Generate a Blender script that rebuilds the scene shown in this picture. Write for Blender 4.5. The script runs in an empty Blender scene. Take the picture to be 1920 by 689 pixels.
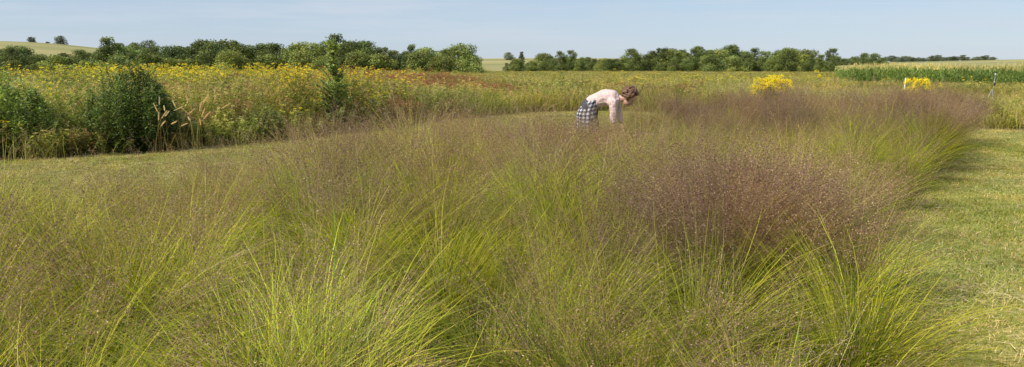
import bpy, bmesh, math, random
import numpy as np
from mathutils import Vector, Matrix, Euler
rng=np.random.default_rng(7); random.seed(7)
scene=bpy.context.scene
COL=scene.collection
SUN_DIR=Vector((-0.72,-0.44,0.82)).normalized()   # towards the sun

# ------------------------------------------------------------------ helpers
def link(o): COL.objects.link(o); return o
def tag(o,label=None,category=None,kind=None,group=None):
    if label:o["label"]=label
    if category:o["category"]=category
    if kind:o["kind"]=kind
    if group:o["group"]=group
    return o
class MB:
    def __init__(s): s.v=[];s.f=[];s.c=[];s.n=0
    def add(s,v,f,c):
        v=np.asarray(v,float).reshape(-1,3); c=np.asarray(c,float).reshape(-1,3)
        s.v.append(v); s.f.append(np.asarray(f,int).reshape(-1,4)+s.n); s.c.append(c); s.n+=len(v)
    def mesh(s,name,mat=None,smooth=False):
        v=np.concatenate(s.v);f=np.concatenate(s.f);c=np.concatenate(s.c)
        me=bpy.data.meshes.new(name)
        me.vertices.add(len(v)); me.vertices.foreach_set('co',v.astype(np.float32).ravel())
        me.loops.add(len(f)*4); me.loops.foreach_set('vertex_index',f.astype(np.int32).ravel())
        me.polygons.add(len(f)); me.polygons.foreach_set('loop_start',(np.arange(len(f))*4).astype(np.int32))
        me.update(calc_edges=True)
        a=me.color_attributes.new('Col','FLOAT_COLOR','POINT')
        cc=np.ones((len(v),4),np.float32);cc[:,:3]=c
        a.data.foreach_set('color',cc.ravel())
        if smooth: me.polygons.foreach_set('use_smooth',np.ones(len(f),bool))
        if mat: me.materials.append(mat)
        return me
def U(a,b,n): return rng.uniform(a,b,n)
def ribbons(mb,base,az,L,t0,t1,w,cb,ct,K=5,power=1.3,wob=0.0,taper=1.0):
    """curved tapered blades; returns points (N,K+1,3)"""
    N=len(base); t=(np.arange(K)+0.5)/K
    th=t0[:,None]+(t1-t0)[:,None]*t[None]**power
    azk=az[:,None]+wob*rng.normal(0,1,(N,1))*t[None]
    step=np.stack([np.sin(th)*np.cos(azk),np.sin(th)*np.sin(azk),np.cos(th)],-1)*(L[:,None,None]/K)
    P=np.concatenate([base[:,None,:],base[:,None,:]+np.cumsum(step,1)],1)
    tw=az+rng.uniform(-1.2,1.2,N)+math.pi/2
    wd=np.stack([np.cos(tw),np.sin(tw),np.zeros(N)],-1)
    s=np.arange(K+1)/K
    ww=(w[:,None]*(1-taper*s[None]**2.0)*0.5+0.0002)
    A=P-wd[:,None]*ww[...,None]; B=P+wd[:,None]*ww[...,None]
    V=np.stack([A,B],2).reshape(N,-1,3)
    k=np.arange(K)
    q=np.stack([2*k,2*k+1,2*k+3,2*k+2],-1)
    F=(q[None]+(np.arange(N)*(2*(K+1)))[:,None,None])
    C=cb[:,None]*(1-s[None,:,None])+ct[:,None]*s[None,:,None]
    C=np.repeat(C,2,axis=1)
    mb.add(V,F,C)
    return P
def rdirs(n):
    d=rng.normal(0,1,(n,3)); return d/np.linalg.norm(d,axis=1)[:,None]
def cards(mb,P,a,b,col,nrm=None,long=None,diamond=True):
    """small leaf quads; a = half length, b = half width"""
    N=len(P)
    l=rdirs(N) if long is None else long/np.linalg.norm(long,axis=1)[:,None]
    r=rdirs(N) if nrm is None else nrm
    s=np.cross(l,r); s/=np.linalg.norm(s,axis=1)[:,None]+1e-9
    a=np.broadcast_to(a,(N,))[:,None]; b=np.broadcast_to(b,(N,))[:,None]
    if diamond: V=np.stack([P-l*a,P+s*b-l*a*.15,P+l*a,P-s*b-l*a*.15],1)
    else: V=np.stack([P-l*a-s*b,P-l*a+s*b,P+l*a+s*b,P+l*a-s*b],1)
    F=np.arange(N*4).reshape(N,4)
    mb.add(V,F,np.repeat(col,4,axis=0))
def pal(n,cols,wts,jit=0.15):
    cols=np.array(cols,float); i=rng.choice(len(cols),n,p=np.array(wts)/sum(wts))
    return np.clip(cols[i]*(1+rng.normal(0,jit,(n,1))),.002,.92)
def inpoly(x,y,poly):
    ins=np.zeros(len(x),bool); m=len(poly)
    for i in range(m):
        x1,y1=poly[i];x2,y2=poly[(i+1)%m]
        c=((y1>y)!=(y2>y))&(x<(x2-x1)*(y-y1)/((y2-y1)+1e-12)+x1)
        ins^=c
    return ins
def ss(a,b,x):
    t=np.clip((x-a)/(b-a),0,1); return t*t*(3-2*t)
def height(x,y):
    x=np.asarray(x,float);y=np.asarray(y,float); r=np.hypot(x,y); ang=np.arctan2(x,np.maximum(y,1e-3))
    h=-1.0*ss(32,100,r)-0.4*ss(120,260,r)
    far=ss(330,680,r)
    ridge=7.2+ 11.5*ss(-0.36,-0.60,ang)+0.9*np.sin(ang*9+1)-2.0*ss(0.1,0.35,ang)+1.0*ss(0.45,.62,ang)
    front=ss(-2.2,-1.2,ang)*ss(2.2,1.2,ang)
    return h+far*ridge*front
def noise2(x,y,sc,seed=0):
    r=np.random.default_rng(seed); v=0
    for k in range(6):
        a=r.uniform(0,6.28);f=sc*r.uniform(.6,1.8);p=r.uniform(0,6.28)
        v=v+np.sin((x*np.cos(a)+y*np.sin(a))*f+p)
    return v/3.0

# ------------------------------------------------------------------ materials
def newmat(n):
    m=bpy.data.materials.new(n); m.use_nodes=True; nt=m.node_tree; nt.nodes.clear(); return m,nt,nt.nodes,nt.links
def foliage(name,transl=0.3,rough=0.55,spec=0.25,nscale=0.6,namp=0.35,tint=(1.15,1.0,0.7),randamp=0.25,tr_tint=(1.1,1.15,0.6)):
    m,nt,N,L=newmat(name)
    out=N.new('ShaderNodeOutputMaterial')
    at=N.new('ShaderNodeAttribute'); at.attribute_name='Col'
    geo=N.new('ShaderNodeNewGeometry')
    no=N.new('ShaderNodeTexNoise'); no.inputs['Scale'].default_value=nscale; no.inputs['Detail'].default_value=3
    L.new(geo.outputs['Position'],no.inputs['Vector'])
    mr=N.new('ShaderNodeMapRange'); mr.inputs['From Min'].default_value=.3; mr.inputs['From Max'].default_value=.7
    mr.inputs['To Min'].default_value=1-namp; mr.inputs['To Max'].default_value=1+namp
    L.new(no.outputs['Fac'],mr.inputs['Value'])
    oi=N.new('ShaderNodeObjectInfo')
    mr2=N.new('ShaderNodeMapRange'); mr2.inputs['To Min'].default_value=1-randamp; mr2.inputs['To Max'].default_value=1+randamp
    L.new(oi.outputs['Random'],mr2.inputs['Value'])
    mu=N.new('ShaderNodeMath'); mu.operation='MULTIPLY'; L.new(mr.outputs[0],mu.inputs[0]); L.new(mr2.outputs[0],mu.inputs[1])
    no2=N.new('ShaderNodeTexNoise'); no2.inputs['Scale'].default_value=nscale*1.7; 
    ad=N.new('ShaderNodeVectorMath'); ad.operation='ADD'; ad.inputs[1].default_value=(31,17,5)
    L.new(geo.outputs['Position'],ad.inputs[0]); L.new(ad.outputs[0],no2.inputs['Vector'])
    mr3=N.new('ShaderNodeMapRange'); mr3.inputs['From Min'].default_value=.35; mr3.inputs['From Max'].default_value=.65
    L.new(no2.outputs['Fac'],mr3.inputs['Value'])
    tn=N.new('ShaderNodeMix'); tn.data_type='RGBA'; tn.blend_type='MULTIPLY'; L.new(mr3.outputs[0],tn.inputs[0])
    L.new(at.outputs['Color'],tn.inputs[6]); tn.inputs[7].default_value=(*tint,1)
    vm=N.new('ShaderNodeVectorMath'); vm.operation='SCALE'; L.new(tn.outputs[2],vm.inputs[0]); L.new(mu.outputs[0],vm.inputs['Scale'])
    p=N.new('ShaderNodeBsdfPrincipled'); p.inputs['Roughness'].default_value=rough; p.inputs['Specular IOR Level'].default_value=spec
    L.new(vm.outputs[0],p.inputs['Base Color'])
    tr=N.new('ShaderNodeBsdfTranslucent')
    v2=N.new('ShaderNodeVectorMath'); v2.operation='MULTIPLY'; v2.inputs[1].default_value=tr_tint; L.new(vm.outputs[0],v2.inputs[0]); L.new(v2.outputs[0],tr.inputs['Color'])
    mx=N.new('ShaderNodeMixShader'); mx.inputs[0].default_value=transl; L.new(p.outputs[0],mx.inputs[1]); L.new(tr.outputs[0],mx.inputs[2])
    L.new(mx.outputs[0],out.inputs[0]); return m
def plain(name,col,rough=0.6,nscale=8,amp=0.2,metal=0.0):
    m,nt,N,L=newmat(name)
    out=N.new('ShaderNodeOutputMaterial'); p=N.new('ShaderNodeBsdfPrincipled'); p.inputs['Roughness'].default_value=rough; p.inputs['Metallic'].default_value=metal
    tc=N.new('ShaderNodeTexCoord'); no=N.new('ShaderNodeTexNoise'); no.inputs['Scale'].default_value=nscale; no.inputs['Detail'].default_value=4
    L.new(tc.outputs['Object'],no.inputs['Vector'])
    r=N.new('ShaderNodeValToRGB'); r.color_ramp.elements[0].position=.3; r.color_ramp.elements[1].position=.7
    r.color_ramp.elements[0].color=(*[c*(1-amp) for c in col],1); r.color_ramp.elements[1].color=(*[min(1,c*(1+amp)) for c in col],1)
    L.new(no.outputs['Fac'],r.inputs[0]); L.new(r.outputs[0],p.inputs['Base Color']); L.new(p.outputs[0],out.inputs[0]); return m

M_drop=foliage('prairie_grass_blades',transl=.42,nscale=.8,namp=.24,tint=(1.1,1.0,.75),randamp=.25)
M_mead=foliage('meadow_plants',transl=.35,nscale=.25,namp=.25,tint=(1.2,.98,.8),randamp=.25)
M_lawn=foliage('lawn_blades',transl=.3,nscale=1.1,namp=.28,tint=(1.2,1.0,.88),randamp=.12)
M_tree=foliage('tree_leaves',transl=.28,nscale=.10,namp=.25,tint=(1.15,1.0,.8),randamp=.3)
M_shrub=foliage('shrub_leaves',transl=.3,nscale=2.5,namp=.25,tint=(1.1,1.0,.8),randamp=.1,rough=.45)
M_corn=foliage('corn_leaves',transl=.3,nscale=.05,namp=.2,tint=(1.15,1.0,.8),randamp=.2)
M_flow=foliage('yellow_petals',transl=.3,nscale=.5,namp=.1,tint=(1.0,.95,.8),randamp=.1,tr_tint=(1,.95,.5))
M_bark=plain('bark',(0.10,0.075,0.055),.9,6,.35)

# ground materials
def ground_mat():
    m,nt,N,L=newmat('ground_fields')
    out=N.new('ShaderNodeOutputMaterial'); p=N.new('ShaderNodeBsdfPrincipled'); p.inputs['Roughness'].default_value=.95; p.inputs['Specular IOR Level'].default_value=.1
    geo=N.new('ShaderNodeNewGeometry')
    ln=N.new('ShaderNodeVectorMath'); ln.operation='LENGTH'; L.new(geo.outputs['Position'],ln.inputs[0])
    n1=N.new('ShaderNodeTexNoise'); n1.inputs['Scale'].default_value=3; n1.inputs['Detail'].default_value=6; L.new(geo.outputs['Position'],n1.inputs['Vector'])
    r1=N.new('ShaderNodeValToRGB'); e=r1.color_ramp.elements; e[0].position=.3;e[0].color=(.06,.07,.02,1);e[1].position=.7;e[1].color=(.18,.16,.06,1); L.new(n1.outputs['Fac'],r1.inputs[0])
    mp=N.new('ShaderNodeMapping'); mp.inputs['Scale'].default_value=(.004,.016,.01); mp.inputs['Rotation'].default_value=(0,0,.15); L.new(geo.outputs['Position'],mp.inputs['Vector'])
    n2=N.new('ShaderNodeTexNoise'); n2.inputs['Scale'].default_value=1; n2.inputs['Detail'].default_value=5; L.new(mp.outputs[0],n2.inputs['Vector'])
    r2=N.new('ShaderNodeValToRGB'); e=r2.color_ramp.elements; e[0].position=.38;e[0].color=(.22,.23,.09,1);e[1].position=.62;e[1].color=(.38,.33,.15,1); L.new(n2.outputs['Fac'],r2.inputs[0])
    mr=N.new('ShaderNodeMapRange'); mr.inputs['From Min'].default_value=130; mr.inputs['From Max'].default_value=300; L.new(ln.outputs['Value'],mr.inputs['Value'])
    mx=N.new('ShaderNodeMix'); mx.data_type='RGBA'; L.new(mr.outputs[0],mx.inputs[0]); L.new(r1.outputs[0],mx.inputs[6]); L.new(r2.outputs[0],mx.inputs[7])
    L.new(mx.outputs[2],p.inputs['Base Color']); L.new(p.outputs[0],out.inputs[0]); return m
def lawn_mat():
    m,nt,N,L=newmat('mown_turf')
    out=N.new('ShaderNodeOutputMaterial'); p=N.new('ShaderNodeBsdfPrincipled'); p.inputs['Roughness'].default_value=.95; p.inputs['Specular IOR Level'].default_value=.1
    geo=N.new('ShaderNodeNewGeometry')
    n1=N.new('ShaderNodeTexNoise'); n1.inputs['Scale'].default_value=35; n1.inputs['Detail'].default_value=5; L.new(geo.outputs['Position'],n1.inputs['Vector'])
    r1=N.new('ShaderNodeValToRGB'); e=r1.color_ramp.elements; e[0].position=.35;e[0].color=(.16,.18,.04,1);e[1].position=.7;e[1].color=(.41,.38,.15,1); L.new(n1.outputs['Fac'],r1.inputs[0])
    n2=N.new('ShaderNodeTexNoise'); n2.inputs['Scale'].default_value=1.1; n2.inputs['Detail'].default_value=4; L.new(geo.outputs['Position'],n2.inputs['Vector'])
    r2=N.new('ShaderNodeValToRGB'); e=r2.color_ramp.elements; e[0].position=.35;e[0].color=(.75,.9,.6,1);e[1].position=.7;e[1].color=(1.2,1.05,1.0,1); L.new(n2.outputs['Fac'],r2.inputs[0])
    mx=N.new('ShaderNodeMix'); mx.data_type='RGBA'; mx.blend_type='MULTIPLY'; mx.inputs[0].default_value=1; L.new(r1.outputs[0],mx.inputs[6]); L.new(r2.outputs[0],mx.inputs[7])
    b=N.new('ShaderNodeBump'); b.inputs['Strength'].default_value=.6; b.inputs['Distance'].default_value=.02; L.new(n1.outputs['Fac'],b.inputs['Height']); L.new(b.outputs[0],p.inputs['Normal'])
    L.new(mx.outputs[2],p.inputs['Base Color']); L.new(p.outputs[0],out.inputs[0]); return m

# ------------------------------------------------------------------ terrain
def make_terrain():
    na=240; rad=np.concatenate([[0.0],np.geomspace(2,32,10),np.geomspace(36,900,70),[1300,2000,3500]])
    A=np.linspace(0,2*np.pi,na,endpoint=False)
    R,T=np.meshgrid(rad[1:],A,indexing='ij')
    X=R*np.sin(T);Y=R*np.cos(T);Z=height(X,Y)
    V=np.stack([X,Y,Z],-1).reshape(-1,3)
    verts=[(0,0,0)]+[tuple(v) for v in V]
    F=[]
    for j in range(na): F.append((0,1+(j+1)%na,1+j))
    for i in range(len(rad)-2):
        for j in range(na):
            a=1+i*na+j;b=1+i*na+(j+1)%na
            F.append((a,b,b+na,a+na))
    me=bpy.data.meshes.new('ground'); me.from_pydata(verts,[],F); me.update()
    me.polygons.foreach_set('use_smooth',np.ones(len(F),bool)); me.materials.append(ground_mat())
    bm=bmesh.new(); bm.from_mesh(me); bmesh.ops.recalc_face_normals(bm,faces=bm.faces); bm.to_mesh(me); bm.free()
    o=link(bpy.data.objects.new('ground',me)); tag(o,'rolling farmland ground with pale crop fields',"ground",kind='structure')
make_terrain()

MEADOW_EDGE=[(-16,11.0),(-11,11.6),(-8.3,12.1),(-6.7,12.9),(-5,15),(-2.8,18.2),(-1.7,21.0),(0.5,24),(3,25),(6,23),(9,20),(12,17.8),(15,17.0),(24,15)]
BED=[(-9,1.2),(-7.2,3.5),(-5.6,5.6),(-4.2,6.8),(-2.9,8.1),(-1.5,9.6),(-.5,11.0),(0.6,12.4),(2.0,13.6),(4,14.9),(6.2,16.0),(8.8,15.9),(9.0,14.4),(7.5,12.3),(5.6,10.0),(3.2,6.3),(2.2,4.6),(1.65,3.3),(.9,1.2)]
lawn_poly=MEADOW_EDGE+[(24,-6),(-16,-6)]
me=bpy.data.meshes.new('mown_lawn'); bm=bmesh.new()
f=bm.faces.new([bm.verts.new((x,y,.004)) for x,y in lawn_poly]); bmesh.ops.triangulate(bm,faces=[f]); bmesh.ops.recalc_face_normals(bm,faces=bm.faces)
bm.to_mesh(me); bm.free(); me.materials.append(lawn_mat())
for p in me.polygons:
    if p.normal.z<0: p.flip()
tag(link(bpy.data.objects.new('mown_lawn',me)),'short mown turf path beside the tall grass bed','lawn',kind='structure')

# ------------------------------------------------------------------ scatter via geometry nodes (uncountable stuff only)
def scatter(name,protos,pts,rot,scl,idx,label,category):
    pc=bpy.data.collections.new(name+'_sources')
    for k,m in enumerate(protos):
        o=bpy.data.objects.new('%s_source.%03d'%(name,k+1),m); pc.objects.link(o)
    n=len(pts); me=bpy.data.meshes.new(name); me.vertices.add(n); me.vertices.foreach_set('co',np.asarray(pts,np.float32).ravel())
    for nm,arr in (('rot',rot),('scl',scl)):
        a=me.attributes.new(nm,'FLOAT_VECTOR','POINT'); a.data.foreach_set('vector',np.asarray(arr,np.float32).ravel())
    a=me.attributes.new('idx','INT','POINT'); a.data.foreach_set('value',np.asarray(idx,np.int32))
    ob=link(bpy.data.objects.new(name,me)); tag(ob,label,category,kind='stuff')
    ng=bpy.data.node_groups.new(name+'_scatter','GeometryNodeTree')
    ng.interface.new_socket('Geometry',in_out='INPUT',socket_type='NodeSocketGeometry'); ng.interface.new_socket('Geometry',in_out='OUTPUT',socket_type='NodeSocketGeometry')
    N=ng.nodes;L=ng.links
    gi=N.new('NodeGroupInput');go=N.new('NodeGroupOutput')
    ci=N.new('GeometryNodeCollectionInfo'); ci.inputs['Collection'].default_value=pc; ci.inputs['Separate Children'].default_value=True; ci.inputs['Reset Children'].default_value=True
    ip=N.new('GeometryNodeInstanceOnPoints'); ip.inputs['Pick Instance'].default_value=True
    def na(nm,t):
        q=N.new('GeometryNodeInputNamedAttribute'); q.data_type=t; q.inputs['Name'].default_value=nm; return [s for s in q.outputs if s.name=='Attribute' and s.enabled][0]
    L.new(gi.outputs[0],ip.inputs['Points']); L.new(ci.outputs[0],ip.inputs['Instance'])
    L.new(na('idx','INT'),ip.inputs['Instance Index']); L.new(na('rot','FLOAT_VECTOR'),ip.inputs['Rotation']); L.new(na('scl','FLOAT_VECTOR'),ip.inputs['Scale'])
    L.new(ip.outputs[0],go.inputs[0])
    md=ob.modifiers.new('scatter','NODES'); md.node_group=ng
    return ob
def rots(n,lean=0.0,leanvar=0.08,dirx=1.0):
    out=np.zeros((n,3))
    for i in range(n):
        z=random.uniform(0,6.283)
        q=Matrix.Rotation(random.gauss(lean,leanvar)*dirx,3,'Y')@Matrix.Rotation(random.gauss(0,leanvar),3,'X')@Matrix.Rotation(z,3,'Z')
        out[i]=q.to_euler('XYZ')
    return out
def grid(x0,x1,y0,y1,sp,jit=.45):
    xs=np.arange(x0,x1,sp);ys=np.arange(y0,y1,sp); X,Y=np.meshgrid(xs,ys); X=X+ (np.arange(len(ys))%2)[:,None]*sp*.5
    X=X.ravel()+rng.uniform(-jit,jit,X.size)*sp; Y=Y.ravel()+rng.uniform(-jit,jit,Y.size)*sp
    return X,Y

# ---- prairie grass clump prototypes
SEEDC=[(.20,.112,.105),(.36,.235,.195),(.58,.45,.345)]
def drop_clump(nb,ns,seeds,hscale=1.0,purple=1.0,yellow=.5,bright=1.0,big=1.0,cone=1.35):
    mb=MB()
    r=np.abs(rng.normal(0,.08,nb)); az=U(0,6.283,nb)
    base=np.stack([r*np.cos(az),r*np.sin(az),np.zeros(nb)],-1)
    nt=16; taz=U(0,6.283,nt); tt1=rng.uniform(.7,2.3,nt); tuft=rng.integers(0,nt,nb); tb=rng.uniform(.45,1.4,nt)
    inn=rng.random(nb)<.75
    az2=np.where(inn,taz[tuft]+rng.normal(0,.20,nb),az+rng.normal(0,.5,nb))
    t1=np.where(inn,tt1[tuft]+rng.normal(0,.15,nb),rng.uniform(.7,2.3,nb))
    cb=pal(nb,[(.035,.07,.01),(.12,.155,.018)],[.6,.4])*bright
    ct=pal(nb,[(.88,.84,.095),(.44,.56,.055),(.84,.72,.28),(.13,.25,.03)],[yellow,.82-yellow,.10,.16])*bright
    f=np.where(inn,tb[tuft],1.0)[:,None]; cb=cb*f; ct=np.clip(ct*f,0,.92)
    Ls=np.clip(rng.normal(.76,.15,nb),.3,1.12)*hscale
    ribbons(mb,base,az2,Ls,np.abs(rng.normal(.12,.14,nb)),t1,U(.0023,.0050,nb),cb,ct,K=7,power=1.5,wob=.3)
    # flowering stems
    r=np.abs(rng.normal(0,.07,ns)); az=U(0,6.283,ns)
    base=np.stack([r*np.cos(az),r*np.sin(az),np.zeros(ns)],-1)
    L2=np.clip(rng.normal(1.0,.13,ns),.6,1.28)*hscale
    cb=pal(ns,[(.24,.28,.06)],[1]); ct=pal(ns,[(.54,.44,.20),(.38,.27,.17)],[.5,.5])
    P=ribbons(mb,base,az,L2,np.abs(rng.normal(.08,.08,ns)),rng.uniform(.25,cone,ns),U(.0011,.0016,ns),cb,ct,K=7,power=1.4,wob=.2,taper=.6)
    K=7
    u=rng.beta(1.2,1.4,(ns,seeds)); tt=.64+.36*u
    fi=tt*K; i0=np.clip(fi.astype(int),0,K-1); fr=(fi-i0)[...,None]
    ii=np.arange(ns)[:,None]
    C=P[ii,i0]*(1-fr)+P[ii,i0+1]*fr
    rad=(.085*(1-u)**.8+.012)*rng.uniform(.3,1,(ns,seeds))
    a=rng.uniform(0,6.283,(ns,seeds))
    off=np.stack([np.cos(a)*rad,np.sin(a)*rad,rad*rng.uniform(.1,.9,(ns,seeds))],-1)
    S=(C+off).reshape(-1,3); n=len(S)
    sc=pal(n,SEEDC,[.5*purple,.40,.14],.2)
    cards(mb,S,U(.0025,.0044,n)*big,U(.0013,.0022,n)*big,sc)
    sel=rng.random((ns,seeds))<.16
    b0=C[sel];b1=(C+off)[sel]; m=len(b0)
    if m:
        cards(mb,(b0+b1)/2,np.linalg.norm(b1-b0,axis=1)/2,np.full(m,.0005),pal(m,[(.36,.26,.18)],[1]),long=(b1-b0))
    return mb.mesh('prairie_grass',M_drop)
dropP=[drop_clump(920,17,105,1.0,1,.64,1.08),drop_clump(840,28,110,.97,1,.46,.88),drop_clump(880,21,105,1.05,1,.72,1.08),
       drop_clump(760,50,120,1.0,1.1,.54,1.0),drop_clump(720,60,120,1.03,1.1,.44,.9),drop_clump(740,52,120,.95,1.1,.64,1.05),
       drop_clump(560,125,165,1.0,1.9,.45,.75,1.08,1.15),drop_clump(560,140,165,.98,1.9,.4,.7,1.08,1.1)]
X,Y=grid(-10,11,1,17,.54,.42)
ok=inpoly(X,Y,BED)&(np.hypot(X,Y)>1.75)&(np.abs(X)<Y*.85+1.2)
ok&=~((np.abs(X-1.5)<.50)&(np.abs(Y-12.1)<.42))
X=X[ok];Y=Y[ok]
ex=[(1.0,11.35),(1.4,11.35),(1.8,11.4),(.85,11.7),(2.3,11.9),(2.5,12.4),(2.2,12.7),(.9,12.9),(1.5,13.1),(1.15,3.9),(1.5,4.25),(.95,4.45),(1.3,4.7),(1.75,4.7),(1.1,4.2)]
X=np.append(X,[e[0] for e in ex]);Y=np.append(Y,[e[1] for e in ex]);n=len(X)
nz=noise2(X,Y,.9,3); nz2=noise2(X,Y,1.7,13)
dist=np.hypot(X,Y)
hot=np.exp(-(((X-1.25)/.80)**2+((Y-4.35)/.75)**2)); hot2=np.exp(-(((X-.15)/.5)**2+((Y-2.7)/.35)**2)); hot3=np.exp(-(((X+.9)/.5)**2+((Y-2.6)/.3)**2)); hot4=np.exp(-(((X+2.4)/1.2)**2+((Y-4.6)/.8)**2))
dense=nz*.38+nz2*.45+.60*ss(4.0,8.5,dist)+rng.normal(0,.33,n)+.05
dense+=.9*hot+.7*hot2+.5*hot3+.45*hot4
far_r=ss(2.2,4.0,X)*ss(10,13,Y); dense+=.7*far_r
leftfar=ss(-1.2,-3.0,X)*ss(5,7,Y)
idx=np.where(dense>1.6-.45*far_r,rng.integers(6,8,n),np.where(dense>.20,rng.integers(3,6,n),rng.integers(0,3,n)))
idx=np.where((leftfar>.5)&(idx>4),rng.choice([1,3],n),idx)
idx=np.where((hot>.40)&(rng.random(n)<.85),rng.integers(6,8,n),idx)
sc=U(.78,1.10,n)*(1+.08*hot)*(1+.10*nz); sc*= 1-.18*leftfar
rt=ss(3.5,6,X)*ss(9,12,Y); sc*=1+.08*rt
front=(X>.6)&(X<2.1)&(Y>9.4)&(Y<11.9); sc=np.where(front,.68+.07*rng.random(n),sc); sc=np.where((X>.1)&(X<=.6)&(Y>9.6),sc*.9,sc); idx=np.where(front,rng.integers(3,6,n),idx)
sc=np.clip(sc,.60,1.2)
scl=np.stack([sc*U(.95,1.25,n),sc*U(.95,1.25,n),sc],-1)
scatter('prairie_grass',dropP,np.stack([X,Y,np.zeros(n)],-1),rots(n,.15,.13),scl,idx,'yellow-green bunch grass with airy brown-purple seed heads','grass')

# ---- lawn blades
def lawn_patch(nb=420,straw=.25,s=.5,green=.4):
    mb=MB(); b=np.stack([U(-s/2,s/2,nb),U(-s/2,s/2,nb),np.zeros(nb)],-1)
    c=pal(nb,[(.26,.35,.065),(.45,.46,.105),(.64,.55,.26)],[green,.4,straw],.2)
    ribbons(mb,b,U(0,6.28,nb),U(.02,.05,nb),U(0,.6,nb),U(.6,1.8,nb),U(.0035,.006,nb),c*.75,c,K=2)
    k=int(nb*straw*.3)
    P=np.stack([U(-s/2,s/2,k),U(-s/2,s/2,k),U(.02,.055,k)],-1); a=U(0,6.28,k)
    cards(mb,P,U(.03,.09,k),U(.0012,.0023,k),pal(k,[(.74,.63,.38)],[1]),nrm=np.tile([0,0,1.],(k,1))+rdirs(k)*.3,long=np.stack([np.cos(a),np.sin(a),U(-.15,.15,k)],-1))
    return mb.mesh('mown_grass',M_lawn)
lawnP=[lawn_patch(430,.25),lawn_patch(400,.4),lawn_patch(460,.10,green=.6),lawn_patch(330,.9,green=.35)]
X,Y=grid(-12,15,2.5,27,.42,.2)
ok=inpoly(X,Y,lawn_poly)&(np.abs(X)<Y*.78+.8)&~(inpoly(X,Y,BED)&(Y<9)&(X<Y*.3)); X=X[ok];Y=Y[ok];n=len(X)
nz=noise2(X*1.0,Y*.45,2.0,9)*.8+noise2(X,Y,.7,5)*.4+rng.normal(0,.25,n)
idx=np.where(nz>.65,3,np.where(nz>.1,1,np.where(nz>-.45,0,2)))
r=np.zeros((n,3)); r[:,2]=U(0,6.28,n); s1=U(.9,1.2,n)
scatter('mown_grass',lawnP,np.stack([X,Y,np.full(n,.004)],-1),r,np.stack([s1,s1,s1],-1),idx,'short mown grass with straw-coloured clippings','grass')

# ---- meadow prototypes (about 1 m tall, scaled per instance)
def mead_grass(nb,h,cols,w,seedcol=None,spread=.25,ns=12):
    mb=MB(); b=np.stack([rng.normal(0,spread,nb),rng.normal(0,spread,nb),np.zeros(nb)],-1); az=U(0,6.28,nb)
    c=pal(nb,cols,w,.2)
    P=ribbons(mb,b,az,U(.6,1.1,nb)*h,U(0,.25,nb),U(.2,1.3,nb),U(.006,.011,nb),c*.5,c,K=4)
    if seedcol:
        k=min(ns,nb); T=P[:k,-1]; m=22
        S=(T[:,None]+np.stack([rng.normal(0,.018,(k,m)),rng.normal(0,.018,(k,m)),rng.uniform(-.12,.06,(k,m))],-1)).reshape(-1,3)
        cards(mb,S,U(.008,.018,len(S)),U(.004,.007,len(S)),pal(len(S),[seedcol],[1],.25))
    return mb.mesh('meadow_plants',M_mead)
def forb(h,nst,leafcol,w,flower=None,fl_n=40,leafs=45,spread=.18,ll=.045,fr=.07,fs=.012,stemc=(.16,.18,.05),flat=.5):
    mb=MB(); b=np.stack([rng.normal(0,spread,nst),rng.normal(0,spread,nst),np.zeros(nst)],-1)
    c=pal(nst,[stemc],[1]); K=5
    P=ribbons(mb,b,U(0,6.28,nst),U(.8,1.08,nst)*h,U(0,.15,nst),U(.05,.45,nst),U(.006,.01,nst),c,c,K=K,taper=.5)
    u=rng.uniform(.12,.97,(nst,leafs)); fi=u*K; i0=fi.astype(int); frr=(fi-i0)[...,None]; ii=np.arange(nst)[:,None]
    C=(P[ii,i0]*(1-frr)+P[ii,i0+1]*frr).reshape(-1,3); n=len(C)
    a=U(0,6.28,n); l=np.stack([np.cos(a),np.sin(a),U(-.5,.6,n)],-1); L=U(.6,1.2,n)*ll
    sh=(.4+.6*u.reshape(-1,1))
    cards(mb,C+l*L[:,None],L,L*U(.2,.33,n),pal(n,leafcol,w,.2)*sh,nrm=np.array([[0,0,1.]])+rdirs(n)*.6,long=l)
    if flower:
        T=np.repeat(P[:,-1],fl_n,0); d=rdirs(len(T))*rng.uniform(.2,1,(len(T),1)); d[:,2]*=flat
        S=T+d*fr; n=len(S)
        cards(mb,S,U(.7,1.3,n)*fs,U(.5,.9,n)*fs*.8,pal(n,[flower],[1],.15),nrm=rdirs(n)+np.array([[0,0,1.2]]))
    return mb.mesh('meadow_plants',M_mead)
G=(.25,.34,.06);DG=(.10,.16,.035);TN=(.56,.47,.22);OL=(.35,.35,.09);RD=(.31,.145,.08);YG=(.50,.53,.10);BR=(.30,.21,.10)
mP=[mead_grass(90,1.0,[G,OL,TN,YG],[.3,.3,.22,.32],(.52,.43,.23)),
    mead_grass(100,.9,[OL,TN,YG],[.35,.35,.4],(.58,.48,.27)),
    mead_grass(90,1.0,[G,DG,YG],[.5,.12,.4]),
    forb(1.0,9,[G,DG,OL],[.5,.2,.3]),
    forb(.9,10,[OL,RD,BR],[.5,.25,.3],flower=(.35,.21,.12),fl_n=25,fr=.06),
    forb(1.1,8,[DG,G],[.5,.5],flower=(.26,.20,.09),fl_n=20,fr=.05),
    forb(1.05,7,[G,OL,YG],[.6,.2,.2],flower=(.82,.69,.05),fl_n=16,fr=.06,fs=.014,leafs=44),   #6 yellow
    forb(1.1,6,[G,YG],[.6,.4],flower=(.84,.71,.06),fl_n=12,fr=.05,fs=.015,leafs=38),     #7 yellow
    forb(.9,8,[YG,OL,G],[.4,.2,.4],flower=(.54,.48,.20),fl_n=30,fr=.06),
    forb(.98,9,[BR,RD,OL],[.35,.45,.3],flower=(.34,.145,.09),fl_n=40,fr=.08)]
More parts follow.
